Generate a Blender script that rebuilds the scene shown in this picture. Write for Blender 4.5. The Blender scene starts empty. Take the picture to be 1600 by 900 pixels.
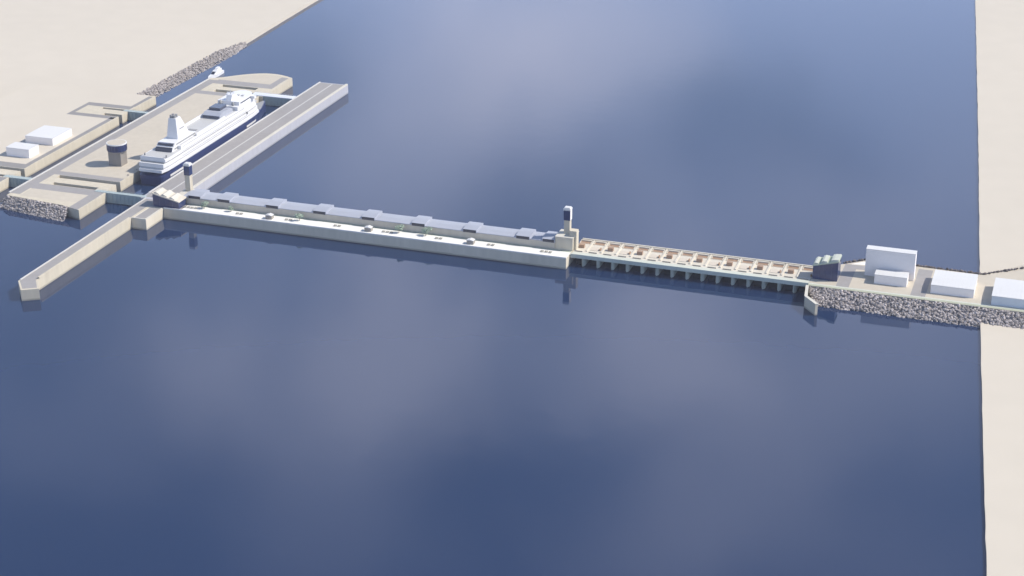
import bpy, bmesh, math, random
from mathutils import Vector, Matrix
from mathutils.geometry import tessellate_polygon
R = math.radians
sc = bpy.context.scene
COL = sc.collection

# ------------------------------------------------------------------ camera
CAM = Vector((400.0, -1350.0, 560.0))
PITCH, YAW, FPX = R(22.9), R(18.64), 2777.8
cam = bpy.data.cameras.new("camera")
cam.sensor_width = 36.0
cam.lens = FPX / 1600 * 36.0
cam.clip_start, cam.clip_end = 5.0, 30000.0
cam_o = bpy.data.objects.new("camera", cam)
cam_o.location = CAM
cam_o.rotation_euler = (R(90) - PITCH, 0, YAW)
COL.objects.link(cam_o)
sc.camera = cam_o

# ------------------------------------------------------------------ sun and sky
SUN_EL, SUN_AZ = R(45), R(71.4)          # azimuth clockwise from +Y
sun = bpy.data.lights.new("sun", "SUN")
sun.energy = 3.7
sun.angle = R(0.5)
sun.color = (1.0, 0.93, 0.82)
sun_o = bpy.data.objects.new("sun", sun)
sd = Vector((math.sin(SUN_AZ) * math.cos(SUN_EL), math.cos(SUN_AZ) * math.cos(SUN_EL), math.sin(SUN_EL)))
sun_o.rotation_euler = sd.to_track_quat('Z', 'Y').to_euler()
sun_o.location = sd * 1500
COL.objects.link(sun_o)
sc.view_settings.view_transform = 'Standard'
sc.view_settings.look = 'None'
sc.view_settings.gamma = 1.0
sc.view_settings.use_curve_mapping = False
sc.view_settings.exposure = 0.42

world = bpy.data.worlds.new("World")
sc.world = world
world.use_nodes = True
nt = world.node_tree
N, L = nt.nodes, nt.links
bg = N['Background']
sky = N.new('ShaderNodeTexSky')
sky.sky_type = 'NISHITA'
sky.sun_disc = False
sky.sun_elevation = SUN_EL
sky.sun_rotation = SUN_AZ
sky.air_density = 1.0
sky.dust_density = 0.6
sky.ozone_density = 2.0
SKY_STRENGTH = 0.10
bg.inputs['Strength'].default_value = SKY_STRENGTH
tc = N.new('ShaderNodeTexCoord')
nz = N.new('ShaderNodeTexNoise')
nz.inputs['Scale'].default_value = 9.0
nz.inputs['Detail'].default_value = 3.0
L.new(tc.outputs['Generated'], nz.inputs['Vector'])
sub = N.new('ShaderNodeVectorMath'); sub.operation = 'SUBTRACT'
L.new(nz.outputs['Color'], sub.inputs[0]); sub.inputs[1].default_value = (.5, .5, .5)
scl = N.new('ShaderNodeVectorMath'); scl.operation = 'SCALE'
L.new(sub.outputs[0], scl.inputs[0]); scl.inputs['Scale'].default_value = 0.10
wob = N.new('ShaderNodeVectorMath'); wob.operation = 'ADD'
L.new(tc.outputs['Generated'], wob.inputs[0]); L.new(scl.outputs[0], wob.inputs[1])
# soft fair-weather clouds: azimuth (degrees from +Y towards -X), elevation, half width, half height, density
CLOUDS = [
    (16.8, 15.0, 3.2, 2.2, 0.50), (20.8, 15.4, 3.0, 2.2, 0.26), (22.5, 19.0, 3.0, 2.6, 0.34), (18.5, 17.2, 2.2, 1.6, 0.14),
    (14.8, 20.8, 2.2, 2.2, 0.20), (7.5, 22.2, 4.5, 2.6, 0.26), (4.0, 19.8, 3.0, 2.6, 0.10),
    (22.3, 24.9, 2.6, 2.6, 0.58), (13.2, 24.6, 3.0, 2.2, 0.54), (27.0, 26.0, 3.2, 2.6, 0.36), (30.5, 24.4, 2.6, 2.0, 0.30),
    (10.2, 28.8, 3.2, 3.4, 0.42), (17.5, 25.4, 4.0, 1.8, 0.22), (5.5, 25.6, 4.0, 2.2, 0.24), (24.5, 30.0, 3.2, 2.6, 0.24),
    (14.5, 31.0, 3.0, 2.0, 0.22), (3.5, 31.5, 3.0, 2.0, 0.20), (34.0, 27.0, 2.4, 1.6, 0.14),
    # clear gaps between them, where the haze thins
    (11.6, 17.4, 2.6, 2.0, -0.42), (17.6, 20.0, 2.6, 1.6, -0.40), (20.5, 22.2, 3.5, 1.4, -0.25), (19.4, 28.8, 2.2, 2.4, -0.62), (35.0, 23.0, 3.0, 3.0, -0.45),
    (26.8, 15.8, 2.6, 2.2, -0.40), (30.8, 27.6, 2.6, 2.2, -0.30), (36.0, 31.0, 4.0, 2.6, -0.55), (8.6, 19.4, 2.0, 1.4, -0.20),
]
acc = gap = None
for az, el, w_, h_, d_ in CLOUDS:
    a, e = R(az), R(el)
    c = Vector((-math.sin(a) * math.cos(e), math.cos(a) * math.cos(e), math.sin(e)))
    df = N.new('ShaderNodeVectorMath'); df.operation = 'SUBTRACT'
    L.new(wob.outputs[0], df.inputs[0]); df.inputs[1].default_value = c
    rot = N.new('ShaderNodeVectorRotate'); rot.rotation_type = 'Z_AXIS'
    L.new(df.outputs[0], rot.inputs['Vector']); rot.inputs['Angle'].default_value = -a
    sx = N.new('ShaderNodeVectorMath'); sx.operation = 'MULTIPLY'
    L.new(rot.outputs[0], sx.inputs[0])
    sx.inputs[1].default_value = (1 / (2.1 * R(w_) * math.cos(e)), 0.0, 1 / (2.1 * R(h_) * math.cos(e)))
    ln = N.new('ShaderNodeVectorMath'); ln.operation = 'LENGTH'
    L.new(sx.outputs[0], ln.inputs[0])
    mr = N.new('ShaderNodeMapRange'); mr.interpolation_type = 'SMOOTHERSTEP'
    L.new(ln.outputs['Value'], mr.inputs['Value'])
    mr.inputs['From Min'].default_value = 1.0; mr.inputs['From Max'].default_value = 0.0
    mr.inputs['To Min'].default_value = 0.0; mr.inputs['To Max'].default_value = abs(d_)
    # one-sided: the x / z distance repeats behind the viewer, so keep the hemisphere of the cloud
    dt = N.new('ShaderNodeVectorMath'); dt.operation = 'DOT_PRODUCT'
    L.new(tc.outputs['Generated'], dt.inputs[0]); dt.inputs[1].default_value = c
    gt = N.new('ShaderNodeMath'); gt.operation = 'GREATER_THAN'
    L.new(dt.outputs['Value'], gt.inputs[0]); gt.inputs[1].default_value = 0.0
    mu = N.new('ShaderNodeMath'); mu.operation = 'MULTIPLY'
    L.new(mr.outputs[0], mu.inputs[0]); L.new(gt.outputs[0], mu.inputs[1])
    if d_ < 0:
        if gap is None:
            gap = mu.outputs[0]
        else:
            ad = N.new('ShaderNodeMath'); ad.operation = 'ADD'
            L.new(gap, ad.inputs[0]); L.new(mu.outputs[0], ad.inputs[1]); gap = ad.outputs[0]
    elif acc is None:
        acc = mu.outputs[0]
    else:
        ad = N.new('ShaderNodeMath'); ad.operation = 'ADD'
        L.new(acc, ad.inputs[0]); L.new(mu.outputs[0], ad.inputs[1]); acc = ad.outputs[0]
cl = N.new('ShaderNodeClamp'); L.new(acc, cl.inputs['Value'])
mx = N.new('ShaderNodeMix'); mx.data_type = 'RGBA'
L.new(cl.outputs[0], mx.inputs['Factor'])
# thin bright veil of haze, thicker towards the horizon
sp_ = N.new('ShaderNodeSeparateXYZ'); L.new(tc.outputs['Generated'], sp_.inputs[0])
ve = N.new('ShaderNodeMapRange'); ve.interpolation_type = 'SMOOTHSTEP'
L.new(sp_.outputs['Z'], ve.inputs['Value'])
ve.inputs['From Min'].default_value = 0.12; ve.inputs['From Max'].default_value = 0.62
ve.inputs['To Min'].default_value = 0.85; ve.inputs['To Max'].default_value = 0.0
vx = N.new('ShaderNodeMix'); vx.data_type = 'RGBA'
gi = N.new('ShaderNodeMath'); gi.operation = 'SUBTRACT'; gi.use_clamp = True
gi.inputs[0].default_value = 1.0; L.new(gap, gi.inputs[1])
gm = N.new('ShaderNodeMath'); gm.operation = 'MULTIPLY'
nb = N.new('ShaderNodeMapRange'); nb.interpolation_type = 'SMOOTHSTEP'   # added falloff: thins the veil southward to cut fill on south-facing walls
L.new(sp_.outputs['Y'], nb.inputs['Value'])
nb.inputs['From Min'].default_value = -0.1; nb.inputs['From Max'].default_value = 0.55
nb.inputs['To Min'].default_value = 0.55; nb.inputs['To Max'].default_value = 1.0
gn = N.new('ShaderNodeMath'); gn.operation = 'MULTIPLY'
L.new(nb.outputs[0], gn.inputs[0]); L.new(gi.outputs[0], gn.inputs[1])
L.new(ve.outputs[0], gm.inputs[0]); L.new(gn.outputs[0], gm.inputs[1])
L.new(gm.outputs[0], vx.inputs['Factor'])
L.new(sky.outputs[0], vx.inputs['A'])
vx.inputs['B'].default_value = (8.0, 10.2, 15.8, 1)
L.new(vx.outputs['Result'], mx.inputs['A'])
mx.inputs['B'].default_value = (15.0, 15.2, 18.0, 1)
L.new(mx.outputs['Result'], bg.inputs['Color'])

# ------------------------------------------------------------------ materials
def mat(name, col, rough=0.8, var=0.06, scale=0.08, metal=0.0, spec=0.3, streak=False, bump=0.0, island=0.0):
    m = bpy.data.materials.new(name)
    m.use_nodes = True
    n, l = m.node_tree.nodes, m.node_tree.links
    p = n['Principled BSDF']
    p.inputs['Roughness'].default_value = rough
    p.inputs['Metallic'].default_value = metal
    p.inputs['Specular IOR Level'].default_value = spec
    t = n.new('ShaderNodeTexCoord')
    mp = n.new('ShaderNodeMapping')
    l.new(t.outputs['Object'], mp.inputs['Vector'])
    if streak:
        mp.inputs['Scale'].default_value = (1, 1, 0.12)
    a = n.new('ShaderNodeTexNoise')
    a.inputs['Scale'].default_value = scale; a.inputs['Detail'].default_value = 6.0
    l.new(mp.outputs[0], a.inputs['Vector'])
    b = n.new('ShaderNodeTexNoise')
    b.inputs['Scale'].default_value = scale * 9; b.inputs['Detail'].default_value = 4.0
    l.new(mp.outputs[0], b.inputs['Vector'])
    s = n.new('ShaderNodeMath'); s.operation = 'ADD'
    l.new(a.outputs['Fac'], s.inputs[0]); l.new(b.outputs['Fac'], s.inputs[1])
    r = n.new('ShaderNodeMapRange')
    l.new(s.outputs[0], r.inputs['Value'])
    r.inputs['From Min'].default_value = 0.65; r.inputs['From Max'].default_value = 1.35
    r.inputs['To Min'].default_value = 1 - var; r.inputs['To Max'].default_value = 1 + var
    src = r.outputs[0]
    if streak:      # damp tide mark just above the water
        gp = n.new('ShaderNodeNewGeometry'); sz = n.new('ShaderNodeSeparateXYZ')
        l.new(gp.outputs['Position'], sz.inputs[0])
        wv = n.new('ShaderNodeMath'); wv.operation = 'MULTIPLY_ADD'
        l.new(b.outputs['Fac'], wv.inputs[0]); wv.inputs[1].default_value = -1.6; l.new(sz.outputs['Z'], wv.inputs[2])
        tm = n.new('ShaderNodeMapRange'); l.new(wv.outputs[0], tm.inputs['Value'])
        tm.inputs['From Min'].default_value = 0.0; tm.inputs['From Max'].default_value = 0.9
        tm.inputs['To Min'].default_value = 0.62; tm.inputs['To Max'].default_value = 1.0
        tq = n.new('ShaderNodeMath'); tq.operation = 'MULTIPLY'
        l.new(src, tq.inputs[0]); l.new(tm.outputs[0], tq.inputs[1]); src = tq.outputs[0]
    if island:
        g = n.new('ShaderNodeNewGeometry')
        q = n.new('ShaderNodeMapRange')
        l.new(g.outputs['Random Per Island'], q.inputs['Value'])
        q.inputs['To Min'].default_value = 1 - island; q.inputs['To Max'].default_value = 1 + island
        mm = n.new('ShaderNodeMath'); mm.operation = 'MULTIPLY'
        l.new(src, mm.inputs[0]); l.new(q.outputs[0], mm.inputs[1]); src = mm.outputs[0]
    v = n.new('ShaderNodeVectorMath'); v.operation = 'SCALE'
    v.inputs[0].default_value = col[:3]
    l.new(src, v.inputs['Scale'])
    l.new(v.outputs[0], p.inputs['Base Color'])
    if bump:
        bp = n.new('ShaderNodeBump')
        bp.inputs['Strength'].default_value = bump; bp.inputs['Distance'].default_value = 0.3
        l.new(b.outputs['Fac'], bp.inputs['Height']); l.new(bp.outputs[0], p.inputs['Normal'])
    return m

M = {}
def defm(k, *a, **kw): M[k] = mat(k, *a, **kw)
defm('land_sand', (.585, .53, .445), .95, .03, .004)
defm('quay_sand', (.53, .478, .395), .95, .06, .02)
defm('quay_stone', (.57, .515, .41), .85, .10, .03, streak=True)
defm('pier_concrete', (.44, .44, .48), .8, .08, .03, streak=True)
defm('pale_concrete', (.60, .57, .50), .8, .08, .04)
defm('kerb_stone', (.56, .55, .53), .8, .06, .05)
defm('asphalt', (.315, .30, .295), .9, .07, .03)
defm('asphalt_dark', (.26, .25, .245), .9, .07, .03)
defm('lane_paint', (.55, .54, .52), .7, .06, .2)
defm('promenade', (.82, .80, .76), .8, .05, .05)
defm('dam_wall', (.66, .60, .49), .8, .09, .03, streak=True)
defm('powerhouse_wall', (.52, .48, .41), .8, .08, .03, streak=True)
defm('roof_metal', (.38, .40, .46), .55, .05, .03)
defm('dark_glass', (.025, .03, .05), .12, .15, .1, spec=.5)
defm('navy_glass', (.028, .042, .12), .15, .12, .05, spec=.5)
defm('white_wall', (.86, .82, .80), .7, .03, .05)
defm('white_roof', (.66, .66, .66), .6, .03, .05)
defm('blue_wall', (.60, .65, .71), .6, .03, .05)
defm('ship_white', (.74, .74, .75), .35, .02, .05, spec=.5)
defm('ship_navy', (.030, .045, .135), .3, .12, .05, spec=.5)
defm('ship_deck', (.50, .50, .50), .7, .06, .1)
defm('ship_glass', (.06, .07, .105), .15, .15, .1, spec=.5)
defm('ship_grey', (.30, .30, .30), .6, .08, .1)
defm('gate_steel', (.40, .47, .47), .6, .08, .08)
defm('gate_white', (.68, .71, .76), .6, .04, .08)
defm('sluice_stone', (.63, .58, .49), .85, .08, .06)
defm('sluice_road', (.55, .57, .50), .85, .06, .05)
defm('gate_brown', (.36, .24, .165), .8, .12, .1)
defm('hoist_pink', (.60, .53, .44), .8, .08, .1)
defm('pier_blue', (.52, .56, .50), .8, .08, .06)
defm('sluice_gate', (.15, .20, .22), .5, .15, .1)
defm('rock_mauve', (.36, .325, .315), .95, .15, .3, island=.45)
defm('rock_pink', (.37, .335, .32), .95, .15, .3, island=.3)
defm('rock_dark', (.14, .12, .115), .95, .15, .3, island=.5)
defm('tower_stone', (.26, .24, .22), .85, .08, .05, streak=True)
defm('lawn', (.42, .44, .34), .95, .08, .1)
defm('planting', (.42, .47, .38), .95, .15, .2)
defm('leaf', (.42, .50, .40), .8, .15, .4, island=.35)
defm('trunk', (.14, .10, .07), .9, .1, .5)
defm('table_wood', (.30, .29, .25), .8, .1, .8)
defm('kiosk_wall', (.30, .28, .25), .8, .06, .3)

# water: dark blue body, glossy, with low wind ripples
w = bpy.data.materials.new('water'); w.use_nodes = True
n, l = w.node_tree.nodes, w.node_tree.links
p = n['Principled BSDF']
p.inputs['Base Color'].default_value = (.011, .028, .080, 1)
p.inputs['Roughness'].default_value = 0.05
p.inputs['IOR'].default_value = 1.40
t = n.new('ShaderNodeTexCoord')
a = n.new('ShaderNodeTexNoise'); a.inputs['Scale'].default_value = .05; a.inputs['Detail'].default_value = 1.0
l.new(t.outputs['Object'], a.inputs['Vector'])
bp = n.new('ShaderNodeBump'); bp.inputs['Strength'].default_value = .035; bp.inputs['Distance'].default_value = .8
l.new(a.outputs['Fac'], bp.inputs['Height']); l.new(bp.outputs[0], p.inputs['Normal'])
M['water'] = w

# ------------------------------------------------------------------ helpers
class MB:
    """collects solids into one mesh; coordinates in world metres, shifted to the parent on build"""
    def __init__(s): s.v, s.f = [], []
    def add(s, vs, fs):
        k = len(s.v); s.v += [tuple(x) for x in vs]; s.f += [tuple(i + k for i in f) for f in fs]; return s
    def box(s, x0, x1, y0, y1, z0, z1):
        v = [(x0, y0, z0), (x1, y0, z0), (x1, y1, z0), (x0, y1, z0), (x0, y0, z1), (x1, y0, z1), (x1, y1, z1), (x0, y1, z1)]
        return s.add(v, [(3, 2, 1, 0), (4, 5, 6, 7), (0, 1, 5, 4), (1, 2, 6, 5), (2, 3, 7, 6), (3, 0, 4, 7)])
    def prism(s, poly, z0, z1, holes=(), bottom=False):
        """vertical prism over a polygon (counter-clockwise) with holes; z1 may be a function of (x, y)"""
        zt = z1 if callable(z1) else (lambda x, y: z1)
        loops = [list(poly)] + [list(h) for h in holes]
        flat = [q for lp in loops for q in lp]
        tris = tessellate_polygon([[Vector((q[0], q[1], 0)) for q in lp] for lp in loops])
        m = len(flat)
        vs = [(q[0], q[1], zt(*q[:2])) for q in flat] + [(q[0], q[1], z0) for q in flat]
        fs = []
        for t in tris:
            A, B, C = (Vector(flat[i][:2]) for i in t)
            cr = (B - A).cross(C - A)
            fs.append(tuple(t) if cr > 0 else tuple(reversed(t)))
        if bottom: fs += [tuple(m + i for i in reversed(f)) for f in fs]
        k = 0
        for li, lp in enumerate(loops):
            nlp = len(lp)
            area = sum(lp[i][0] * lp[(i + 1) % nlp][1] - lp[(i + 1) % nlp][0] * lp[i][1] for i in range(nlp))
            ccw = area > 0
            for i in range(nlp):
                p, q = k + i, k + (i + 1) % nlp
                f = (m + p, m + q, q, p)
                if (li == 0) != ccw: f = tuple(reversed(f))
                fs.append(f)
            k += nlp
        return s.add(vs, fs)
    def cyl(s, x, y, z0, z1, r0, r1=None, n=32):
        r1 = r0 if r1 is None else r1
        vs = [(x + r0 * math.cos(2 * math.pi * i / n), y + r0 * math.sin(2 * math.pi * i / n), z0) for i in range(n)]
        vs += [(x + r1 * math.cos(2 * math.pi * i / n), y + r1 * math.sin(2 * math.pi * i / n), z1) for i in range(n)]
        fs = [(i, (i + 1) % n, n + (i + 1) % n, n + i) for i in range(n)] + [tuple(reversed(range(n))), tuple(range(n, 2 * n))]
        return s.add(vs, fs)
    def profile_y(s, pts, y0, y1):
        """prism along Y of an (x, z) polygon"""
        m = len(pts)
        vs = [(x, y0, z) for x, z in pts] + [(x, y1, z) for x, z in pts]
        fs = [tuple(range(m)), tuple(reversed(range(m, 2 * m)))] + [((i + 1) % m, i, m + i, m + (i + 1) % m) for i in range(m)]
        return s.add(vs, fs)
    def profile_x(s, pts, x0, x1):
        m = len(pts)
        vs = [(x0, y, z) for y, z in pts] + [(x1, y, z) for y, z in pts]
        fs = [tuple(range(m)), tuple(reversed(range(m, 2 * m)))] + [((i + 1) % m, i, m + i, m + (i + 1) % m) for i in range(m)]
        return s.add(vs, fs)
    def build(s, name, m, parent=None, smooth=False, fix=True):
        off = parent.matrix_basis.translation if parent is not None else Vector((0, 0, 0))
        pp = parent
        off = Vector((0, 0, 0))
        while pp is not None:
            off += pp.location; pp = pp.parent
        me = bpy.data.meshes.new(name)
        me.from_pydata([(x - off.x, y - off.y, z - off.z) for x, y, z in s.v], [], s.f)
        if fix:
            bm = bmesh.new(); bm.from_mesh(me)
            bmesh.ops.recalc_face_normals(bm, faces=bm.faces)
            bm.to_mesh(me); bm.free()
        if smooth:
            for q in me.polygons: q.use_smooth = True
        me.materials.append(M[m])
        o = bpy.data.objects.new(name, me)
        COL.objects.link(o)
        if parent is not None: o.parent = parent
        return o

def tag(o, label, cat, group=None, kind=None):
    o['label'] = label; o['category'] = cat
    if group: o['group'] = group
    if kind: o['kind'] = kind
    return o
def thing(name, loc, label, cat, group=None):
    o = bpy.data.objects.new(name, None)
    o.empty_display_size = 2
    o.location = loc
    COL.objects.link(o)
    return tag(o, label, cat, group)
def copy_tree(o, parent=None):
    c = o.copy(); COL.objects.link(c)
    if parent is not None: c.parent = parent
    for ch in list(o.children): copy_tree(ch, c)
    return c
def sheet(name, poly, z, m, label, cat, holes=(), kind='structure', th=0.0):
    mb = MB()
    flat = [q for lp in [poly, *holes] for q in lp]
    tr = tessellate_polygon([[Vector((q[0], q[1], 0)) for q in lp] for lp in [poly, *holes]])
    fs = []
    for t in tr:
        A, B, C = (Vector(flat[i][:2]) for i in t)
        fs.append(tuple(t) if (B - A).cross(C - A) > 0 else tuple(reversed(t)))
    mb.add([(x, y, z) for x, y in flat], fs)
    return tag(mb.build(name, m, fix=False), label, cat, kind=kind)
def rect(x0, x1, y0, y1): return [(x0, y0), (x1, y0), (x1, y1), (x0, y1)]
Z = 9.5           # quay and deck level above the water
rnd = random.Random(4)

# ------------------------------------------------------------------ water and land
mb = MB(); mb.add([(-9000, -9000, 0), (9000, -9000, 0), (9000, 12000, 0), (-9000, 12000, 0)], [(0, 1, 2, 3)])
tag(mb.build('water', 'water', fix=False), 'wide dark blue estuary water mirroring soft clouds', 'water', kind='structure')

def jag(pts, amp, step):
    out = []
    for (x0, y0), (x1, y1) in zip(pts[:-1], pts[1:]):
        k = max(1, int(math.hypot(x1 - x0, y1 - y0) / step))
        for i in range(k):
            t = i / k
            out.append((x0 + (x1 - x0) * t + (rnd.uniform(-amp, amp) if i else 0), y0 + (y1 - y0) * t))
    out.append(pts[-1]); return out
e_edge = jag([(150, 2000), (243, 1010), (296, 453), (333, 50), (342, -49), (362, -257), (378, -419), (440, -1200), (520, -2000)], .25, 14)
mb = MB(); mb.prism(e_edge + [(9000, -2000), (9000, 2000)], -3, 2.0)
tag(mb.build('shore', 'land_sand'), 'flat pale sandy shore along the right side of the water', 'shore', kind='structure')
w_edge = [(-650, -2500), (-650, 262.6), (-577, 262.6), (-577, 470)] + jag([(-565.6, 516), (-570.4, 624), (-574.2, 729), (-600, 1400), (-650, 2600)], .2, 14) + [(-9000, 2600), (-9000, -2500)]
mb = MB(); mb.prism(w_edge, -3, 4.0)
tag(mb.build('shore', 'land_sand'), 'flat pale sandy shore behind the locks at upper left', 'shore', kind='structure')

# ------------------------------------------------------------------ thin summer haze over everything
hz_m = bpy.data.materials.new('haze_air'); hz_m.use_nodes = True
hn, hl = hz_m.node_tree.nodes, hz_m.node_tree.links
hn.remove(hn['Principled BSDF'])
pvv = hn.new('ShaderNodeVolumePrincipled')
pvv.inputs['Color'].default_value = (.90, .92, 1.0, 1)
pvv.inputs['Density'].default_value = 0.00004
pvv.inputs['Anisotropy'].default_value = 0.0
hl.new(pvv.outputs[0], hn['Material Output'].inputs['Volume'])
M['haze_air'] = hz_m
mb = MB(); mb.box(-9500, 9500, -9500, 12500, -6, 575)
tag(mb.build('haze', 'haze_air'), 'thin pale summer haze filling the air over the water', 'haze', kind='stuff')

# ------------------------------------------------------------------ rock armour
def rocks(name, quad, count, size, m, label, seed=1, fill=True):
    """boulders heaped on a sloping bank; quad = top start, top end, bottom end, bottom start"""
    r = random.Random(seed)
    A, B, C, D = (Vector(q) for q in quad)
    mb = MB()
    if fill:
        up = Vector((0, 0, -.8))
        mb.add([A + up, B + up, C + up, D + up], [(0, 1, 2, 3)])
    ico = bmesh.new(); bmesh.ops.create_icosphere(ico, subdivisions=1, radius=1)
    iv = [v.co.copy() for v in ico.verts]; ifc = [tuple(v.index for v in f.verts) for f in ico.faces]; ico.free()
    for _ in range(count):
        u, v = r.random(), r.random()
        P = (A * (1 - u) + B * u) * (1 - v) + (D * (1 - u) + C * u) * v
        s = size * r.uniform(.55, 1.25)
        sx, sy, sz = s * r.uniform(.7, 1.2), s * r.uniform(.7, 1.2), s * r.uniform(.5, .9)
        rot = Matrix.Rotation(r.uniform(0, 6.28), 3, 'Z') @ Matrix.Rotation(r.uniform(-.6, .6), 3, 'X')
        mb.add([P + rot @ Vector((q.x * sx * r.uniform(.75, 1.15), q.y * sy * r.uniform(.75, 1.15), q.z * sz * r.uniform(.75, 1.15))) + Vector((0, 0, sz * .25)) for q in iv], ifc)
    return tag(mb.build(name, m, fix=False), label, 'rocks', kind='stuff')

rocks('rock_armour', [(206.5, -35.5, 9.1), (420, -36.5, 9.1), (420, -53, -.6), (214, -52, -.6)], 2300, 1.35, 'rock_mauve',
      'long bank of grey mauve boulders below the promenade at right', 1)
rocks('rock_armour', [(-521, -57.5, 9.0), (-452, -65.5, 9.0), (-449, -78, -.6), (-524, -66, -.6)], 800, 1.25, 'rock_mauve',
      'grey boulders heaped before the south end of the lock island', 2)
rocks('rock_armour', [(-577, 471, 4.2), (-577.5, 262, 4.2), (-559, 270, -.6), (-557, 471, -.6)], 1700, 1.15, 'rock_pink',
      'pinkish boulder slope along the far left shore beyond the locks', 3)
rocks('rock_armour', [(-565.5, 515, 4.0), (-577, 470, 4.2), (-557, 470, -.6), (-561, 508, -.6)], 200, 1.15, 'rock_pink',
      'tapering far tip of the pinkish boulder slope along the left shore', 4)
rocks('rock_armour', [(226, 21.5, 10.2), (243, 36, 10.2), (243, 40, 8), (225, 25, 8)], 44, 1.3, 'rock_dark',
      'short line of dark boulders just left behind the tall white building', 5, False)
rocks('rock_armour', [(243, 35.5, 10.2), (338, 33.2, 10.2), (338, 37, 7.5), (243, 39, 7.5)], 210, 1.25, 'rock_dark',
      'dark boulder edge running behind the white buildings on the right bank', 6, False)
rocks('rock_armour', [(337, 33, 10.2), (440, 116, 10.2), (437, 119, 8), (336, 37, 8)], 230, 1.3, 'rock_dark',
      'dark boulder line climbing towards the right edge of the sand', 7, False)

# ------------------------------------------------------------------ lock island
isl = thing('lock_island', (-480, 150, 0), 'long sand coloured island quay between the two lock channels, with four gate slots', 'quay')
arc = []
for i in range(13):
    t = i / 12
    x = -437 + (-523 + 437) * t
    y = 372 - 30 * t ** 2.2 + 13 * math.sin(math.pi * min(1, t * 1.15)) * (1 - t * .2)
    arc.append((x, y))
outer = [(-521, -56), (-459, -63), (-438, -69.5), (-438.5, -20), (-441, -20), (-441, .2), (-505, .2), (-505, 7.4), (-441, 7.4), (-441, 297), (-437, 297)] + arc + [(-523, 330)]
slot_dark = [rect(-499, -452, -18.2, -12), rect(-498, -455, 317, 325), rect(-497, -451, 297.8, 306.4)]
mb = MB(); mb.prism(outer, -3, Z, slot_dark); isl_body = mb.build('quay_body', 'quay_stone', isl)
top = MB()
def flat_add(mb, poly, z, holes=()):
    flat = [q for lp in [poly, *holes] for q in lp]
    tr = tessellate_polygon([[Vector((q[0], q[1], 0)) for q in lp] for lp in [poly, *holes]])
    fs = []
    for t in tr:
        A, B, C = (Vector(flat[i][:2]) for i in t)
        fs.append(tuple(t) if (B - A).cross(C - A) > 0 else tuple(reversed(t)))
    mb.add([(x, y, z) for x, y in flat], fs)
sand = MB()
flat_add(sand, rect(-511, -442.2, 17, 286), Z + .05)
flat_add(sand, rect(-509, -450, -53, -33), Z + .05)
fan = [(-449, 341), (-449, 369)] + [(x + 2, y - 4.5) for x, y in arc[2:11]] + [(-508, 341)]
flat_add(sand, fan, Z + .05)
sand.build('sand_surface', 'quay_sand', isl, fix=False)
pv = MB()
flat_add(pv, rect(-521.6, -511, -50, 338), Z + .025)
flat_add(pv, rect(-511, -442, 7.8, 17), Z + .025)
flat_add(pv, rect(-511, -440, -33, -18.8), Z + .025)
flat_add(pv, [(-450, -66), (-439.6, -69), (-439.6, -33), (-450, -33)], Z + .025)
flat_add(pv, rect(-511, -440, 326.2, 341), Z + .025)
flat_add(pv, [(-449, 341), (-440.5, 341), (-440.5, 370), (-449, 371)], Z + .025)
flat_add(pv, rect(-511, -442, 286, 297), Z + .025)
pv.build('road_surface', 'asphalt', isl, fix=False)
kb = MB()
kb.box(-522.9, -521.7, -50, 338, Z, Z + .9)
kb.build('kerb', 'kerb_stone', isl)
# bollards along the ship berth belong to the quay
for i, y in enumerate(range(26, 282, 16)):
    b_ = MB(); b_.cyl(-443.2, y, Z + .05, Z + .9, .5, .4, 10); b_.cyl(-443.2, y, Z + .9, Z + 1.25, .75, .75, 10)
    b_.build('bollard', 'asphalt_dark', isl)

# quay of the west bank, flush with the land, with its own gate slots
wq = thing('west_quay', (-575, 120, 0), 'sand coloured quay block at far left carrying two low white sheds', 'quay')
outer = [(-700, -320), (-546, -320), (-546, 5.2), (-640, 5.2), (-640, 11.5), (-546, 11.5), (-546, 185.5), (-566, 185.5), (-566, 192), (-546, 192), (-546, 262.5), (-700, 262.5)]
mb = MB(); mb.prism(outer, -3, Z, [rect(-640, -553, -13.5, -8.5), rect(-578, -552, 204.5, 209)]); mb.build('quay_body', 'quay_stone', wq)
pv = MB()
flat_add(pv, rect(-640, -546.8, 12.2, 24), Z + .025)
flat_add(pv, rect(-552.5, -547.2, 24, 181), Z + .025)
flat_add(pv, rect(-602, -547.2, 176, 185), Z + .025)
flat_add(pv, rect(-602, -597, 185, 226), Z + .025)
flat_add(pv, rect(-597, -548, 211, 221), Z + .025)
flat_add(pv, rect(-552, -547.2, 221, 259), Z + .025)
flat_add(pv, rect(-640, -547, -32, -15), Z + .025)
pv.build('road_surface', 'asphalt_dark', wq, fix=False)
sand = MB()
flat_add(sand, rect(-699, -552.5, 24, 176), Z + .05)
flat_add(sand, rect(-699, -602, 176, 262), Z + .05)
flat_add(sand, rect(-602, -552, 221, 262), Z + .05)
sand.build('sand_surface', 'land_sand', wq, fix=False)

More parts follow.
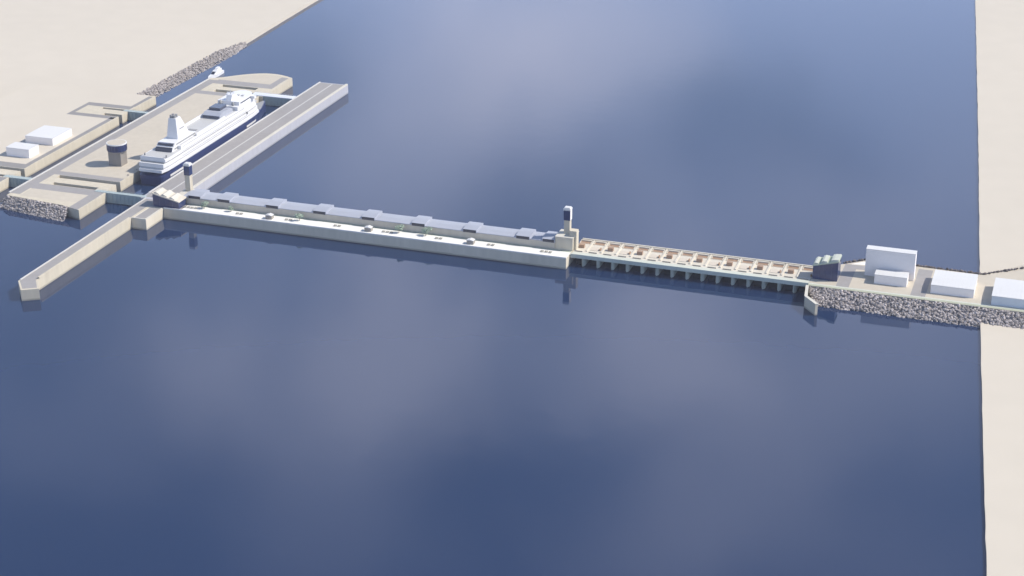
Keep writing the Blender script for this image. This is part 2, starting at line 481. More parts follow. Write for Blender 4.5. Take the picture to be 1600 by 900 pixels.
# lock gates
def lock_gate(x0, x1, y0, y1, top, label, mt, mdeck):
    g = thing('lock_gate', ((x0 + x1) / 2, (y0 + y1) / 2, 0), label, 'lock gate', 'rolling gates across the lock channels')
    m_ = MB(); m_.box(x0, x1, y0, y1, -3, top - .5)
    for i in range(int((x1 - x0) / 4)):
        xx = x0 + 1.5 + i * 4
        m_.box(xx, xx + .5, y0 - .5, y0 - .002, -3, top - 1)
    m_.build('gate_leaf', mt, g)
    m_ = MB(); m_.box(x0, x1, y0 - .8, y1 + .8, top - .497, top + .15); m_.build('walkway', mdeck, g)
    m_ = MB()
    for yy in (y0 - .7, y1 + .6):
        m_.box(x0, x1, yy, yy + .1, top + 1.15, top + 1.25)
        k = int((x1 - x0) / 3)
        for i in range(k + 1):
            xx = x0 + (x1 - x0 - .1) * i / k
            m_.box(xx, xx + .1, yy, yy + .1, top + .15, top + 1.15)
    m_.build('handrail', mdeck, g)
lock_gate(-450, -398.5, -21.6, -18.6, Z + .2, 'grey green gate across the ship lock nearest the spur breakwater', 'gate_steel', 'gate_steel')
lock_gate(-450.5, -402.4, 299.0, 307.0, Z + .6, 'whitish gate bridging the ship lock beyond the bow of the cruise ship', 'gate_steel', 'gate_white')
lock_gate(-552.5, -523.2, -13, -9, Z, 'blue grey gate closing the narrow left channel near the boulder heap', 'gate_steel', 'gate_steel')
lock_gate(-551.5, -523.2, 205, 208.5, Z, 'blue grey gate in the narrow left channel below the pinkish boulders', 'gate_steel', 'gate_steel')

# ------------------------------------------------------------------ east lock pier and spur
pr = thing('lock_pier', (-385, 170, 0), 'straight concrete pier with road lanes beside the cruise ship', 'pier')
mb = MB(); mb.box(-402, -368, -24, 367, -3, Z); mb.build('pier_body', 'pier_concrete', pr)
m_ = MB(); flat_add(m_, rect(-400.3, -370.6, -20, 365.5), Z + .025); m_.build('road_surface', 'asphalt', pr, fix=False)
m_ = MB(); flat_add(m_, rect(-386.0, -384.6, -8, 364), Z + .06)
m_.build('lane_line', 'lane_paint', pr, fix=False)
m_ = MB(); m_.box(-370.5, -368.1, -10, 366.9, Z, Z + 1.1); m_.build('parapet', 'pale_concrete', pr)
m_ = MB(); m_.box(-401.9, -400.4, -10, 366.9, Z, Z + .6); m_.build('kerb', 'kerb_stone', pr)

sp = thing('breakwater', (-390, -120, 0), 'long narrow breakwater spur with bent tip at lower left', 'breakwater')
poly = [(-383.2, -24.2), (-397, -24.2), (-397.2, -228), (-384.5, -244), (-372.5, -236.5), (-383.6, -221)]
poly = list(reversed(poly))
mb = MB(); mb.prism(poly, -3, Z); mb.build('spur_body', 'quay_stone', sp)
m_ = MB(); flat_add(m_, [(-385, -24.3), (-396, -24.3), (-396, -227.5), (-384.8, -241.2), (-375, -235.5), (-385, -221.5)][::-1], Z + .025); m_.build('road_surface', 'asphalt', sp, fix=False)
m_ = MB(); m_.box(-384.7, -383.3, -219, -75, Z, Z + 1.6); m_.build('parapet', 'quay_stone', sp)
m_ = MB(); m_.box(-397, -396.1, -226, -24.5, Z, Z + .7); m_.build('kerb', 'kerb_stone', sp)
pf = thing('landing_block', (-376, -60, 0), 'small grey concrete landing block beside the breakwater root', 'pier')
mb = MB(); mb.box(-383.0, -368.8, -73, -42.6, -3, Z - .1); mb.build('block_body', 'dam_wall', pf)
m_ = MB(); flat_add(m_, rect(-381.4, -370.4, -70.8, -43), Z - .06); m_.build('deck_surface', 'asphalt', pf, fix=False)
m_ = MB(); m_.box(-370.2, -368.9, -72.9, -43, Z - .1, Z + .8); m_.box(-382.9, -370.3, -72.9, -71.8, Z - .1, Z + .8); m_.build('parapet', 'pale_concrete', pf)

# ------------------------------------------------------------------ dam with promenade and powerhouse
dm = thing('dam', (-180, -25, 0), 'long barrage embankment with white promenade deck from the lock to the slim tower', 'dam')
mb = MB(); mb.box(-383.1, 6, -42, -5, -3, Z); mb.build('dam_body', 'dam_wall', dm)
m_ = MB(); flat_add(m_, rect(-352, 5.7, -41.2, -27.2), Z + .025); m_.build('promenade_deck', 'promenade', dm, fix=False)
m_ = MB(); flat_add(m_, rect(-352, 5.7, -27.2, -24.6), Z + .025); m_.build('planting_strip', 'planting', dm, fix=False)
m_ = MB(); flat_add(m_, rect(-397, -352.2, -41.2, -24.4), Z + .03); m_.build('road_surface', 'asphalt', dm, fix=False)
m_ = MB(); m_.box(-368.6, 5.95, -41.95, -41.3, Z, Z + 1.0); m_.build('parapet', 'promenade', dm)

ph = thing('powerhouse', (-180, -16, Z), 'low turbine hall with pale metal roof and nine roof lights along the dam', 'building')
mb = MB(); mb.box(-358, -9.2, -24.3, -7, Z, 15.6); mb.build('wall', 'powerhouse_wall', ph)
rf = MB(); rf.profile_x([(-24.7, 15.6), (-6.6, 15.6), (-6.6, 16.2), (-15.5, 16.9), (-24.7, 16.2)], -358.3, -8.9)
rf = rf.build('roof', 'roof_metal', ph)
rb = MB()
for i in range(118):
    x = -357 + i * 2.95
    rb.profile_x([(-24.6, 16.2), (-6.7, 16.2), (-6.7, 16.32), (-15.5, 17.02), (-24.6, 16.32)], x, x + .25)
rb.build('seam', 'roof_metal', rf)
DX = [-346.5, -317.5, -270, -224.5, -178.5, -132, -85, -37.5, -14.8]
for i, x in enumerate(DX):
    hw = 6.2 if i < 8 else 5.5
    d = MB(); d.profile_x([(-25.0, 15.2), (-25.0, 18.0), (-16, 19.2), (-7.2, 18.4), (-7.2, 15.7)], x - hw, x + hw)
    d = d.build('roof_light', 'roof_metal', ph)
    q = MB(); q.box(x - hw + .5, x + hw - .5, -25.12, -25.003, 15.4, 17.9); q.build('window', 'dark_glass', d)

# mid tower and its block
tb = thing('tower_block', (-1, -15, Z), 'stone end block of the dam at the foot of the slim tower', 'building')
mb = MB(); mb.box(-9, 6.2, -24, -6.5, Z, 20.5); mb.build('wall', 'quay_stone', tb)
m_ = MB(); m_.box(-9.3, 6.5, -24.3, -6.2, 20.5, 21.1); m_.build('roof', 'pale_concrete', tb)
m_ = MB(); m_.box(2.2, 8.4, -20.5, -14.2, 21.1, 26); m_.box(6.5, 8.4, -20.5, -14.2, Z, 21.1); m_.build('stair_turret', 'quay_stone', tb)

def tower(x, y, z0, h, label, panel=True):
    t = thing('tower', (x, y, z0), label, 'tower', 'slim lookout towers on the barrage')
    m_ = MB(); m_.box(x - 2.5, x + 2.5, y - 2.5, y + 2.5, z0, h - 11.2); m_.build('shaft', 'quay_stone', t)
    m_ = MB(); m_.box(x - 2.8, x + 2.8, y - 2.8, y + 2.8, h - 11.2, h - 2.4); lan = m_.build('lantern_room', 'navy_glass', t)
    if panel:
        m_ = MB(); m_.box(x + 2.803, x + 3.0, y - 2.4, y + 2.4, h - 11, h - 2.6); m_.build('side_panel', 'white_wall', lan)
    m_ = MB(); m_.box(x - 3.05, x + 3.05, y - 3.05, y + 3.05, h - 2.4, h - .8); m_.box(x - 2.4, x + 2.4, y - 2.4, y + 2.4, h - .8, h); m_.build('cap', 'white_roof', t)
    return t
tower(-1.8, -12.5, 21.1, 44.0, 'slim stone tower with dark lantern at the middle of the barrage')
tower(-361.5, -6, 15.2, 41.5, 'slim stone tower with dark lantern beside the cruise ship berth', False)
tb2 = thing('tower_block', (-362, -12, Z), 'small grey block at the foot of the tower near the lock', 'building')
mb = MB(); mb.box(-366.6, -358.4, -22.5, -2, Z, 14.8); mb.build('wall', 'powerhouse_wall', tb2)
m_ = MB(); m_.box(-366.9, -358.38, -22.8, -1.7, 14.8, 15.2); m_.build('roof', 'pale_concrete', tb2)

# control buildings with slanted terraced roofs at both ends
def control(x0, x1, y0, y1, zl, zr, label, ridges, mr='sluice_stone', mtr='pale_concrete'):
    c = thing('control_building', ((x0 + x1) / 2, (y0 + y1) / 2, Z), label, 'building', 'dark glass control buildings')
    zf = lambda x: zl + (zr - zl) * (x - x0) / (x1 - x0)
    m_ = MB(); m_.profile_y([(x0, Z), (x1, Z), (x1, zr), (x0, zl)], y0, y1); wl = m_.build('wall', 'navy_glass', c)
    for i in range(1, 4):
        xx = x0 + (x1 - x0) * i / 4
        mu = MB(); mu.box(xx - .12, xx + .12, y0 - .15, y0 - .003, Z, zf(xx) - .1)
        mu.build('mullion', 'ship_navy', wl)
    m_ = MB(); m_.profile_y([(x0 - .4, zl), (x1 + .4, zr), (x1 + .4, zr + 1.0), (x0 - .4, zl + 1.0)], y0 - .4, y1 + .4); rf = m_.build('roof', mr, c)
    for a, b_, h_ in ridges:
        xa, xb = x0 + (x1 - x0) * a, x0 + (x1 - x0) * b_
        m_ = MB(); m_.profile_y([(xa, zf(xa) + .9), (xb, zf(xb) + .9), (xb, zf(xb) + 1.0 + h_ * .4), (xa + (xb - xa) * .35, zf(xa) + 1.0 + h_), (xa, zf(xa) + 1.0 + h_ * .7)], y0 + .6, y1 - .6)
        m_.build('roof_terrace', mtr, rf)
    return c
control(-380, -354.5, -39.5, -25.5, 21.2, 15.5, 'dark glass control building with sandy roof sloping down beside the breakwater root', [(.05, .25, 1.2), (.33, .55, 1.4), (.64, .84, 1.2)])
control(206.5, 226.5, -19.5, -4.5, 20.5, 26, 'dark glass control building with lumpy pale roof rising at the right end of the sluices', [(.03, .2, 1.8), (.32, .55, 2.4), (.7, 1.0, 2.2)], 'planting', 'sluice_road')

# ------------------------------------------------------------------ sluice barrage
sl = thing('sluice_barrage', (105, -12, 0), 'row of sixteen sluice bays with pale piers between tower and right bank', 'sluice dam')
XS0, XS1 = 6.6, 205.4
mb = MB(); mb.box(XS0, XS1, -31.5, 5, 7.2, Z); mb.build('deck', 'sluice_stone', sl)
m_ = MB(); m_.box(XS0, XS1, -31.3, -24.4, Z, Z + .06); m_.build('road_surface', 'sluice_road', sl)
m_ = MB(); m_.box(XS0, XS1, -32.0, -31.35, 7.0, Z + .9); m_.build('parapet', 'pier_blue', sl)
m_ = MB(); m_.box(XS0, XS1, 4.0, 5.3, 7.0, Z + 1.3); m_.build('back_parapet', 'sluice_stone', sl)
m_ = MB(); m_.box(XS0, XS1, -10.0, -9.2, -3, 7.19); m_.build('gate_wall', 'sluice_gate', sl)
pitch = 12.65
for i in range(15):
    x = 17.3 + i * pitch
    m_ = MB(); m_.prism([(x - 1.5, -29), (x, -31.8), (x + 1.5, -29), (x + 1.5, 4), (x - 1.5, 4)], -3, 7.19); m_.build('pier', 'pier_blue', sl)
for i in range(16):
    xc = 11 + i * pitch
    if i: xa = 17.3 + (i - 1) * pitch + 1.52
    else: xa = XS0
    xb = 17.3 + i * pitch - 1.52 if i < 15 else XS1
    m_ = MB(); m_.box(xa, xb, -13.2, -12.2, -2, 5.6)
    m_.box(xa, xb, -13.5, -13.203, 4.8, 5.2); m_.box(xa, xb, -13.5, -13.203, 2.0, 2.4)
    m_.build('gate', 'sluice_gate', sl)
    xm = (xa + xb) / 2
    # gate slot: a curb round a dark opening, covered by a brown grating
    m_ = MB()
    m_.box(xm - 4.8, xm + 4.8, -4.4, -4.0, Z, Z + .25); m_.box(xm - 4.8, xm + 4.8, .8, 2.2, Z, Z + 1.2)
    m_.box(xm - 4.8, xm - 4.4, -4.0, .8, Z, Z + .7); m_.box(xm + 4.4, xm + 4.8, -4.0, .8, Z, Z + .7)
    sr = m_.build('slot_curb', 'sluice_stone', sl)
    m_ = MB(); m_.box(xm - 4.38, xm + 4.38, -3.98, .78, Z, Z + .12)
    for k in range(10): m_.box(xm - 4.1 + k * .88, xm - 3.9 + k * .88, -3.9, .7, Z + .12, Z + .28)
    m_.build('slot_cover', 'gate_brown', sr)
    # cross wall on the pier line
    if i < 15:
        x = 17.3 + i * pitch
        m_ = MB(); m_.box(x - .7, x + .7, -21, 3.9, Z, Z + .8); m_.build('cross_wall', 'sluice_stone', sl)
    # hoist house, every second bay closed with a dark hatch, else a small cabinet
    if i % 2 == 0:
        m_ = MB(); m_.box(xm - 2.4, xm + 2.2, -14.5, -11, Z, Z + 2.6); hh = m_.build('hoist_house', 'gate_brown', sl)
        m_ = MB(); m_.box(xm - 2.5, xm + 2.3, -14.3, -10.9, Z + 2.6, Z + 2.8); m_.build('roof', 'gate_brown', hh)
    else:
        m_ = MB(); m_.box(xm - 4.0, xm + 2.2, -17.5, -10, Z, Z + .3); m_.build('hatch', 'hoist_pink', sl)
        m_ = MB(); m_.box(xm + 3.6, xm + 4.6, -16.5, -12.5, Z, Z + 1.6); m_.build('cabinet', 'gate_brown', sl)
    m_ = MB(); m_.box(xm - 3.6, xm + 3.4, -23.4, -22.8, Z, Z + .8); m_.build('barrier', 'kiosk_wall', sl)

# ------------------------------------------------------------------ east bank
eb = thing('embankment', (300, 0, 0), 'sandy embankment on the right bank carrying four white buildings', 'embankment')
poly = [(205.6, -34.5), (700, -35.5), (700, 250), (600, 240), (366, 66), (337, 32.5), (243, 35), (227, 21), (205.6, 5.2)]
mb = MB(); mb.prism(poly, -3, Z); mb.build('embankment_body', 'quay_sand', eb)
for pl in ([(226.9, -28.5), (237, -28.5), (237, 11.9), (226.9, 11.9)], rect(285.5, 297, -28.5, 29), rect(227, 244.5, 12, 21)):
    m_ = MB(); flat_add(m_, pl, Z + .025); m_.build('road_surface', 'asphalt', eb, fix=False)
m_ = MB(); flat_add(m_, rect(205.7, 700, -31, -28.6), Z + .035); m_.build('footpath', 'sluice_road', eb, fix=False)
m_ = MB(); m_.box(205.7, 700, -34.4, -31.2, Z, Z + .18); m_.build('grass_verge', 'lawn', eb)
m_ = MB(); flat_add(m_, [(232, 22.4), (243.5, 32.5), (243.5, 24), (232, 21.6)], Z + .03); m_.build('pale_apron', 'promenade', eb, fix=False)

ww = MB()
pa = [(204.2, -34.6), (207.0, -57.2), (217.8, -70.6), (219.6, -69.2), (209.0, -56.4), (206.2, -34.6)]
ww.prism(pa, -3, Z); wwo = thing('wing_wall', (208, -52, 0), 'bent stone wing wall jutting into the water at the right end of the sluices', 'wall')
ww.build('wall_body', 'quay_stone', wwo)
m_ = MB(); m_.prism([(204.0, -34.7), (206.8, -57.4), (217.9, -71.0), (219.9, -69.2), (209.2, -56.2), (206.4, -34.7)], Z, Z + .35, bottom=True); m_.build('coping', 'pale_concrete', wwo)

def shed(x0, x1, y0, y1, z1, wall, label, group=None, pitch_=0.0, doors=0, z0=Z):
    h = thing('white_building', ((x0 + x1) / 2, (y0 + y1) / 2, z0), label, 'building', group)
    m_ = MB(); m_.box(x0, x1, y0, y1, z0, z1 - .4); wl = m_.build('wall', wall, h)
    m_ = MB(); m_.profile_x([(y0 - .2, z1 - .4), (y1 + .2, z1 - .4), (y1 + .2, z1), ((y0 + y1) / 2, z1 + pitch_), (y0 - .2, z1)], x0 - .2, x1 + .2); rf = m_.build('roof', 'white_roof', h)
    sm = MB(); k = int((x1 - x0) / 3)
    for i in range(1, k):
        xx = x0 + (x1 - x0) * i / k
        sm.profile_x([(y0, z1 + .003), ((y0 + y1) / 2, z1 + pitch_ + .003), (y1, z1 + .003), (y1, z1 + .09), ((y0 + y1) / 2, z1 + pitch_ + .09), (y0, z1 + .09)], xx - .08, xx + .08)
    if k > 1: sm.build('seam', 'white_roof', rf)
    for i in range(doors):
        xx = x0 + (x1 - x0) * (i + .5) / doors
        m_ = MB(); m_.box(xx - 1.8, xx + 1.8, y0 - .06, y0 - .004, z0 + .05, z0 + 3.6); m_.build('door', 'white_wall', h)
    return h
G = 'white sheds on the right bank'
shed(245.2, 284.4, 1.6, 9.6, 32.6, 'white_wall', 'tall white slab building, highest on the right bank', G)
shed(255, 280.6, -13.4, -1.2, 17.4, 'white_wall', 'low white shed standing in front of the tall white building', G, .3)
shed(300, 333.2, -19, 13.5, 16.8, 'white_wall', 'broad low white warehouse right of the tall white building', G, .5)
shed(347.4, 384, -27.5, 11, 17.2, 'blue_wall', 'low white warehouse with pale blue front at the right edge', G, .5)
G = 'white sheds on the west quay'
shed(-584, -558.6, 40.2, 57, 18.2, 'white_wall', 'smaller low white shed nearer the narrow lock channel mouth', G, .3, z0=Z + .05)
shed(-589, -558.2, 81, 116, 16.8, 'white_wall', 'longer low white shed farther along the west quay', G, .3, z0=Z + .05)

# round headed control tower
rt = thing('control_tower', (-468.5, 52, Z), 'squat control tower with round dark glass head on the lock island', 'tower')
m_ = MB(); m_.box(-475.5, -462.2, 46.6, 58, Z + .05, 23.0); m_.build('shaft', 'tower_stone', rt)
m_ = MB(); m_.cyl(-468.8, 52.3, 23.0, 24.0, 8.6, 9.3, 40); m_.build('floor_ring', 'asphalt_dark', rt)
m_ = MB(); m_.cyl(-468.8, 52.3, 24.0, 30.4, 9.2, 9.4, 40); gl = m_.build('glass_band', 'navy_glass', rt)
m_ = MB()
for i in range(20):
    a = 2 * math.pi * i / 20
    cx, cy = -468.8 + 9.42 * math.cos(a), 52.3 + 9.42 * math.sin(a)
    m_.box(cx - .1, cx + .1, cy - .1, cy + .1, 24, 30.4)
m_.build('mullion', 'ship_navy', gl)
m_ = MB(); m_.cyl(-468.8, 52.3, 30.4, 31.4, 9.7, 9.6, 40); rr = m_.build('roof', 'white_roof', rt)
m_ = MB(); m_.cyl(-468.8, 52.3, 31.4, 31.5, 8.7, 8.7, 40); m_.build('roof_surface', 'quay_sand', rr)

# ------------------------------------------------------------------ cruise ship
SX = -424.0
ship = thing('cruise_ship', (SX, 150, 0), 'large white cruise ship with navy hull and tall funnel moored in the lock', 'ship')
ST = [  # y, half beam at deck, half beam at waterline
    (33.5, 11.5, 9.5), (36, 12.8, 11.5), (46, 14, 13.4), (70, 14, 14), (210, 14, 14), (226, 13.6, 12.6), (240, 11.8, 9.6), (252, 8.8, 6.2), (262, 5.6, 3.2), (270, 2.8, 1.2), (277, .5, .15)]
def hb(y, col=1):
    for a, b_ in zip(ST[:-1], ST[1:]):
        if a[0] <= y <= b_[0]:
            t = (y - a[0]) / (b_[0] - a[0]); return a[col] + (b_[col] - a[col]) * t
    return ST[-1][col]
hz = lambda y: 12.2 if y > 60 else 9.0 + (y - 33.5) * .12
m_ = MB(); vs = []; fs = []
for y, w1, w0 in ST:
    zt = hz(y)
    vs += [(SX - w0, y, -2), (SX - (w0 + w1) / 2, y, 4), (SX - w1, y, zt), (SX + w1, y, zt), (SX + (w0 + w1) / 2, y, 4), (SX + w0, y, -2)]
k = len(ST)
for i in range(k - 1):
    for j in range(5):
        fs.append((i * 6 + j, i * 6 + j + 1, i * 6 + 6 + j + 1, i * 6 + 6 + j))
fs += [tuple(range(6)), tuple(reversed(range((k - 1) * 6, k * 6)))]
m_.add(vs, fs); hull = m_.build('hull', 'ship_navy', ship)
for ya, yb in ((46, 74), (205, 232)):
    m_ = MB()
    for q in range(int((yb - ya) / 3.4)):
        y0 = ya + q * 3.4
        m_.add([(SX + hb(y0) * .5 + hb(y0, 2) * .5 + .35, y0, 5.6), (SX + hb(y0 + 3.4) * .5 + hb(y0 + 3.4, 2) * .5 + .35, y0 + 3.4, 5.6),
                (SX + hb(y0 + 3.4) * .72 + hb(y0 + 3.4, 2) * .28 + .3, y0 + 3.4, 7.8), (SX + hb(y0) * .72 + hb(y0, 2) * .28 + .3, y0, 7.8)], [(0, 1, 2, 3)])
    m_.build('hull_stripe', 'ship_white', hull, fix=False)
def deck(name, y0, y1, inset, z0, z1, m, parent=ship, n=24, cap=None, bow_round=0):
    pts_r = []
    for i in range(n + 1):
        y = y0 + (y1 - y0) * i / n
        wdt = hb(y) - inset
        if bow_round and y > y1 - bow_round:
            t = (y - (y1 - bow_round)) / bow_round; wdt = min(wdt, (14 - inset) * math.sqrt(max(0, 1 - t * t)) + .6)
        pts_r.append((SX + max(.4, wdt), y))
    poly = pts_r + [(2 * SX - x, y) for x, y in reversed(pts_r)]
    q = MB(); q.prism(poly, z0, z1, bottom=True)
    return q.build(name, m, parent)
deck('lower_superstructure', 34.2, 247, -.05, 12.22, 15.0, 'ship_white', bow_round=10)
deck('promenade_recess', 37.6, 243, 1.0, 15.0, 16.6, 'ship_deck', bow_round=12)
deck('mid_superstructure', 36.6, 243.5, .1, 16.6, 20.2, 'ship_white', bow_round=14)
deck('stern_recess', 39, 240, .9, 20.2, 21.4, 'ship_grey', bow_round=14)
mid = deck('upper_superstructure', 40, 240, .12, 21.4, 24.2, 'ship_white', bow_round=16)
deck('aft_deck', 42, 239, 1.0, 24.2, 24.3, 'ship_deck', mid)
top_ = deck('top_superstructure', 72, 238, 1.4, 24.3, 27.6, 'ship_white', bow_round=14)
deck('lido_deck', 74, 190, 2.6, 27.6, 27.72, 'ship_deck', top_)
for z0, z1, o_ in ((12.0, 12.7, .07), (17.8, 18.5, -.08), (22.3, 22.9, -.1)):
    for s in (1, -1):
        q = MB(); x = SX + s * (14 + o_)
        q.box(min(x, x + s * .08), max(x, x + s * .08), 72, 208, z0, z1); q.build('window_band', 'ship_deck', ship)
for s in (1, -1):
    q = MB(); x = SX + s * 12.62; q.box(min(x, x + s * .08), max(x, x + s * .08), 76, 205, 25.3, 26.3); q.build('window_band', 'ship_deck', ship)
    q = MB(); x = SX + s * 12.0; q.box(x - .5, x + .5, 104, 164, 27.6, 30.2); q.build('pool_screen', 'ship_white', ship)
# stern bulwark and deck fittings
q = MB(); q.box(SX - 12.4, SX + 12.4, 40.3, 40.9, 24.2, 25.4); q.build('stern_bulwark', 'ship_white', ship)
for s in (-1, 1):
    q = MB(); q.cyl(SX + s * 11.4, 46, 24.3, 26.6, .9, .7, 10); q.build('deck_crane', 'ship_grey', ship)
# aft house below the funnel
ah = MB(); ah.profile_x([(61, 24.3), (110, 24.3), (110, 31), (68, 31), (64.5, 28), (63, 28)], SX - 9, SX + 9); ah = ah.build('aft_house', 'ship_white', ship)
q = MB(); q.add([(SX - 8.6, 60.95, 24.5), (SX + 8.6, 60.95, 24.5), (SX + 8.6, 62.9, 28.0), (SX - 8.6, 62.9, 28.0)], [(0, 1, 2, 3)])
q.box(SX - 8.4, SX + 8.4, 60.2, 60.9, 24.35, 27.2); q.build('window', 'ship_glass', ah)
q = MB(); q.box(SX - 8, SX + 8, 65.2, 67.9, 28.02, 30.9); q.build('window', 'ship_glass', ah)
for z0 in (25.2, 28.6):
    q = MB(); q.box(SX + 9.003, SX + 9.12, 66 if z0 < 27 else 70, 108 if z0 > 27 else 88, z0, z0 + 1.5); q.build('window', 'ship_grey', ah)
q = MB(); q.box(SX + 1, SX + 9.4, 108.5, 112, 31.0, 31.6); q.build('canopy', 'ship_grey', ship)
# funnel
fu = MB()
b0, b1 = 80, 103; t0, t1 = 82, 91; zb, zt = 31, 50.5
vs = [(SX - 6.5, b0, zb), (SX + 5.5, b0, zb), (SX + 5.5, b1, zb), (SX - 6.5, b1, zb), (SX - 4.2, t0, zt), (SX + 3.4, t0, zt), (SX + 3.4, t1, zt), (SX - 4.2, t1, zt)]
fu.add(vs, [(3, 2, 1, 0), (4, 5, 6, 7), (0, 1, 5, 4), (1, 2, 6, 5), (2, 3, 7, 6), (3, 0, 4, 7)]); fu = fu.build('funnel', 'ship_white', ship)
q = MB()
for dx in (-2.4, 1.0):
    for dy in (84.2, 88): q.cyl(SX + dx, dy, zt, zt + 2.8, 1.5, 1.3, 12)
q.build('exhaust', 'ship_grey', fu)
q = MB(); q.add([(SX + 4.76, 85.5, 39), (SX + 4.76, 95, 39), (SX + 4.66, 95, 40), (SX + 4.66, 85.5, 40)], [(0, 1, 2, 3)]); q.build('vent', 'ship_grey', fu, fix=False)
# sliding glass roof, bridge block, masts
gd = MB(); gd.profile_x([(158, 27.72), (186, 27.72), (186, 31), (181, 33.2), (163, 33.2), (158, 31)], SX - 9.5, SX + 9.5); gd = gd.build('glass_roof', 'roof_metal', ship)
q = MB(); q.box(SX - 7, SX + 5, 168, 182, 33.2, 36.0); q.build('glass_lantern', 'ship_glass', gd)
q = MB(); q.box(SX - 8.8, SX + 8.8, 157.3, 157.95, 28.4, 30.6); q.build('window', 'ship_glass', gd)
br = deck('bridge_block', 190, 239, 1.0, 27.6, 31.4, 'ship_white', bow_round=16)
b2 = deck('bridge_house', 196, 236, 2.0, 31.4, 35.0, 'ship_white', bow_round=18)
q = MB(); q.box(SX - 16, SX + 16, 222, 226.5, 31.3, 34.0); q.build('bridge_wing', 'ship_white', ship)
deck('bridge_window', 199, 236.3, 1.86, 32.4, 33.6, 'ship_glass', b2, bow_round=18)
q = MB(); q.profile_x([(196, 35), (214, 35), (205, 40.5), (199, 40.5)], SX - 3, SX + 3); ms = q.build('radar_mast', 'ship_white', ship)
q = MB(); q.cyl(SX, 202, 40.5, 46, .5, .25, 8); q.box(SX - 4, SX + 4, 201.6, 202.4, 42, 42.6); q.build('antenna', 'ship_white', ms)
for x, y, r_ in ((SX - 8, 194, 1.8), (SX + 6.5, 193, 1.5)):
    q = MB(); q.cyl(x, y, 31.4, 33, .8, .8, 10); q.cyl(x, y, 33, 33 + r_, r_, r_ * .9, 14); q.cyl(x, y, 33 + r_, 33 + 1.7 * r_, r_ * .9, r_ * .3, 14); q.build('radome', 'ship_grey', ship)
q = MB()
for i in range(3): q.box(SX - 6 + i * 5, SX - 3 + i * 5, 216, 219, 35, 35.9)
q.build('vent', 'ship_deck', ship)
# foredeck
deck('foredeck', 246, 274, .8, hz(246), hz(246) + .5, 'ship_grey')
q = MB(); q.cyl(SX + 14.2, 208, 19.4, 21.6, .9, .9, 12); q.build('life_raft', 'ship_grey', ship)

# small white yacht at the mouth of the left channel
yt = thing('yacht', (-537, 386, 0), 'small white motor yacht heading into the narrow left channel', 'boat')
m_ = MB(); m_.prism([(-540.5, 396), (-541, 380), (-538.5, 368), (-537, 364), (-535.5, 368), (-533, 380), (-533.5, 396)], -1, 3.4); m_.build('hull', 'ship_white', yt)
m_ = MB(); m_.profile_x([(374, 3.4), (393, 3.4), (393, 6.6), (381, 6.6)], -539.4, -534.6); cb = m_.build('cabin', 'ship_white', yt)
m_ = MB(); m_.add([(-539, 374.6, 3.9), (-535, 374.6, 3.9), (-535, 378.8, 5.8), (-539, 378.8, 5.8)], [(0, 1, 2, 3)]); m_.build('windscreen', 'dark_glass', cb, fix=False)
m_ = MB(); m_.profile_x([(383, 6.6), (391, 6.6), (391, 8.6), (386, 8.6)], -538.6, -535.4); m_.build('flybridge', 'ship_white', yt)

# ------------------------------------------------------------------ promenade furniture
def kiosk():
    k = thing('kiosk', (0, 0, 0), 'x', 'kiosk', 'kiosks on the white promenade')
    m_ = MB(); m_.box(-3, 3, -2.2, 2.2, 0, 3.4); m_.build('wall', 'kiosk_wall', k)
    m_ = MB(); m_.profile_y([(-3.4, 3.4), (3.4, 3.4), (0, 4.4)], -2.5, 2.5); m_.build('roof', 'white_roof', k)
    m_ = MB(); m_.box(-1.9, 1.9, -2.26, -2.204, 1.1, 2.6); m_.build('hatch', 'asphalt_dark', k)
    return k
k0 = kiosk()
for i, (x, lab) in enumerate(((-268, 'grey kiosk with pitched white roof, the one nearest the lock'),
                              (-174, 'grey kiosk with pitched white roof, middle one along the promenade'),
                              (-80.5, 'grey kiosk with pitched white roof, the one nearest the mid tower'))):
    k = k0 if i == 0 else copy_tree(k0)
    k.location = (x, -34.6, Z + .03); k['label'] = lab

def ptable():
    k = thing('picnic_table', (0, 0, 0), 'x', 'picnic table', 'dark picnic tables on the promenade')
    m_ = MB(); m_.box(-1.25, 1.25, -.5, .5, .78, .9); m_.build('tabletop', 'table_wood', k)
    for s in (-1, 1):
        m_ = MB(); m_.box(-1.25, 1.25, s * 1.0 - .2, s * 1.0 + .2, .45, .55); m_.build('seat', 'table_wood', k)
        m_ = MB(); m_.box(s * .9 - .08, s * .9 + .08, -1.0, 1.0, .35, .449); m_.box(s * .9 - .08, s * .9 + .08, -.5, -.3, 0, .349); m_.box(s * .9 - .08, s * .9 + .08, .3, .5, 0, .349)
        m_.box(s * .9 - .08, s * .9 + .08, -.2, .2, .451, .779); m_.build('leg', 'table_wood', k)
    return k
t0_ = ptable()
spots = [(-346.5, 4, 'beside the dark control building near the lock'), (-298, 2, 'right of the two left trees'), (-250.5, 2, 'just right of the kiosk nearest the lock'),
         (-204, 2, 'left of the middle kiosk'), (-157, 3, 'between the middle kiosk and the two right trees'), (-110, 2, 'left of the kiosk nearest the mid tower'),
         (-63, 2, 'right of the kiosk nearest the mid tower'), (-14, 3, 'at the tower end of the promenade')]
ORD = {2: ['left', 'right'], 3: ['left', 'middle', 'right'], 4: ['first', 'second', 'third', 'fourth']}
first = True
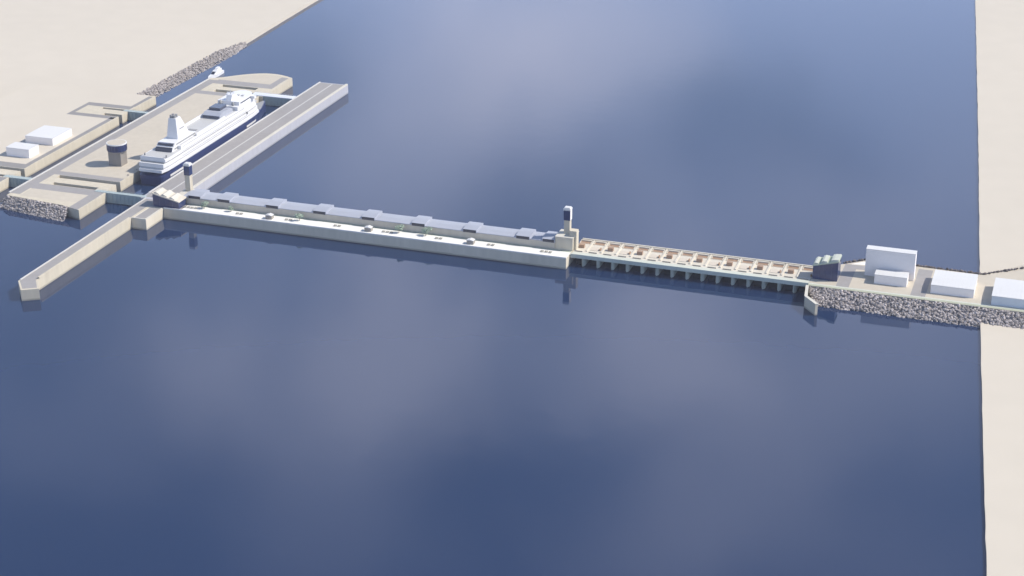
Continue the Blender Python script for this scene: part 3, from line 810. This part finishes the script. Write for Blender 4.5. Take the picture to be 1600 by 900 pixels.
for x, nn, where in spots:
    for j in range(nn):
        k = t0_ if first else copy_tree(t0_); first = False
        k.location = (x + (j - (nn - 1) / 2) * 3.6, -33.2 + .3 * (j % 2), Z + .03)
        k.scale = (1, 1.25, 1.25)
        k['label'] = 'dark picnic table, %s of %s %s' % (ORD[nn][j], {2: 'two', 3: 'three', 4: 'four'}[nn], where)

def tree(x, y, h, r_, label, seed):
    r = random.Random(seed)
    t = thing('tree', (x, y, Z), label, 'tree', 'pale green trees along the promenade')
    m_ = MB(); m_.cyl(x, y, Z, Z + h * .5, .28, .16, 8)
    for q in range(5):
        a = r.uniform(0, 6.28); p0 = Vector((x, y, Z + h * .4)); p1 = p0 + Vector((math.cos(a) * r_ * .6, math.sin(a) * r_ * .6, h * .3))
        d = Vector((.07, 0, 0)); e = Vector((0, .07, 0))
        m_.add([p0 - d, p0 + d, p0 + e, p1 - d * .4, p1 + d * .4, p1 + e * .4], [(0, 1, 4, 3), (1, 2, 5, 4), (2, 0, 3, 5)])
    m_.build('trunk', 'trunk', t)
    c = MB()
    lobes = [(Vector((r.gauss(0, .33), r.gauss(0, .33), r.gauss(0, .28))), r.uniform(.4, .7)) for _ in range(10)]
    for _ in range(1500):
        lo, lr = r.choice(lobes)
        d = Vector((r.gauss(0, 1), r.gauss(0, 1), r.gauss(0, 1))).normalized() * lr * r.uniform(.55, 1)
        q = lo + d
        P = Vector((x, y, Z + h * .66)) + Vector((q.x * r_, q.y * r_, q.z * h * .38))
        s = r.uniform(.28, .6)
        u = Vector((r.gauss(0, 1), r.gauss(0, 1), r.gauss(0, .6))).normalized(); v = u.orthogonal().normalized()
        c.add([P - u * s, P + v * s * .7, P + u * s, P - v * s * .7], [(0, 1, 2, 3)])
    c.build('crown', 'leaf', t, fix=False)
for i, (x, y, h, r_, lab) in enumerate((
        (-334, -30.5, 7.2, 3.4, 'full pale green tree near the dark control building'),
        (-308, -29.8, 5.1, 2.3, 'smaller pale tree right of the full tree near the lock'),
        (-241, -31.0, 6.8, 3.2, 'pale green tree right of the kiosk nearest the lock'),
        (-147.5, -30.5, 7.3, 3.4, 'pale green tree, left one of the two right of the middle kiosk'),
        (-123, -30.0, 8.1, 3.9, 'largest pale green tree, right one of the two past the middle kiosk'))):
    tree(x, y, h, r_, lab, 40 + i)
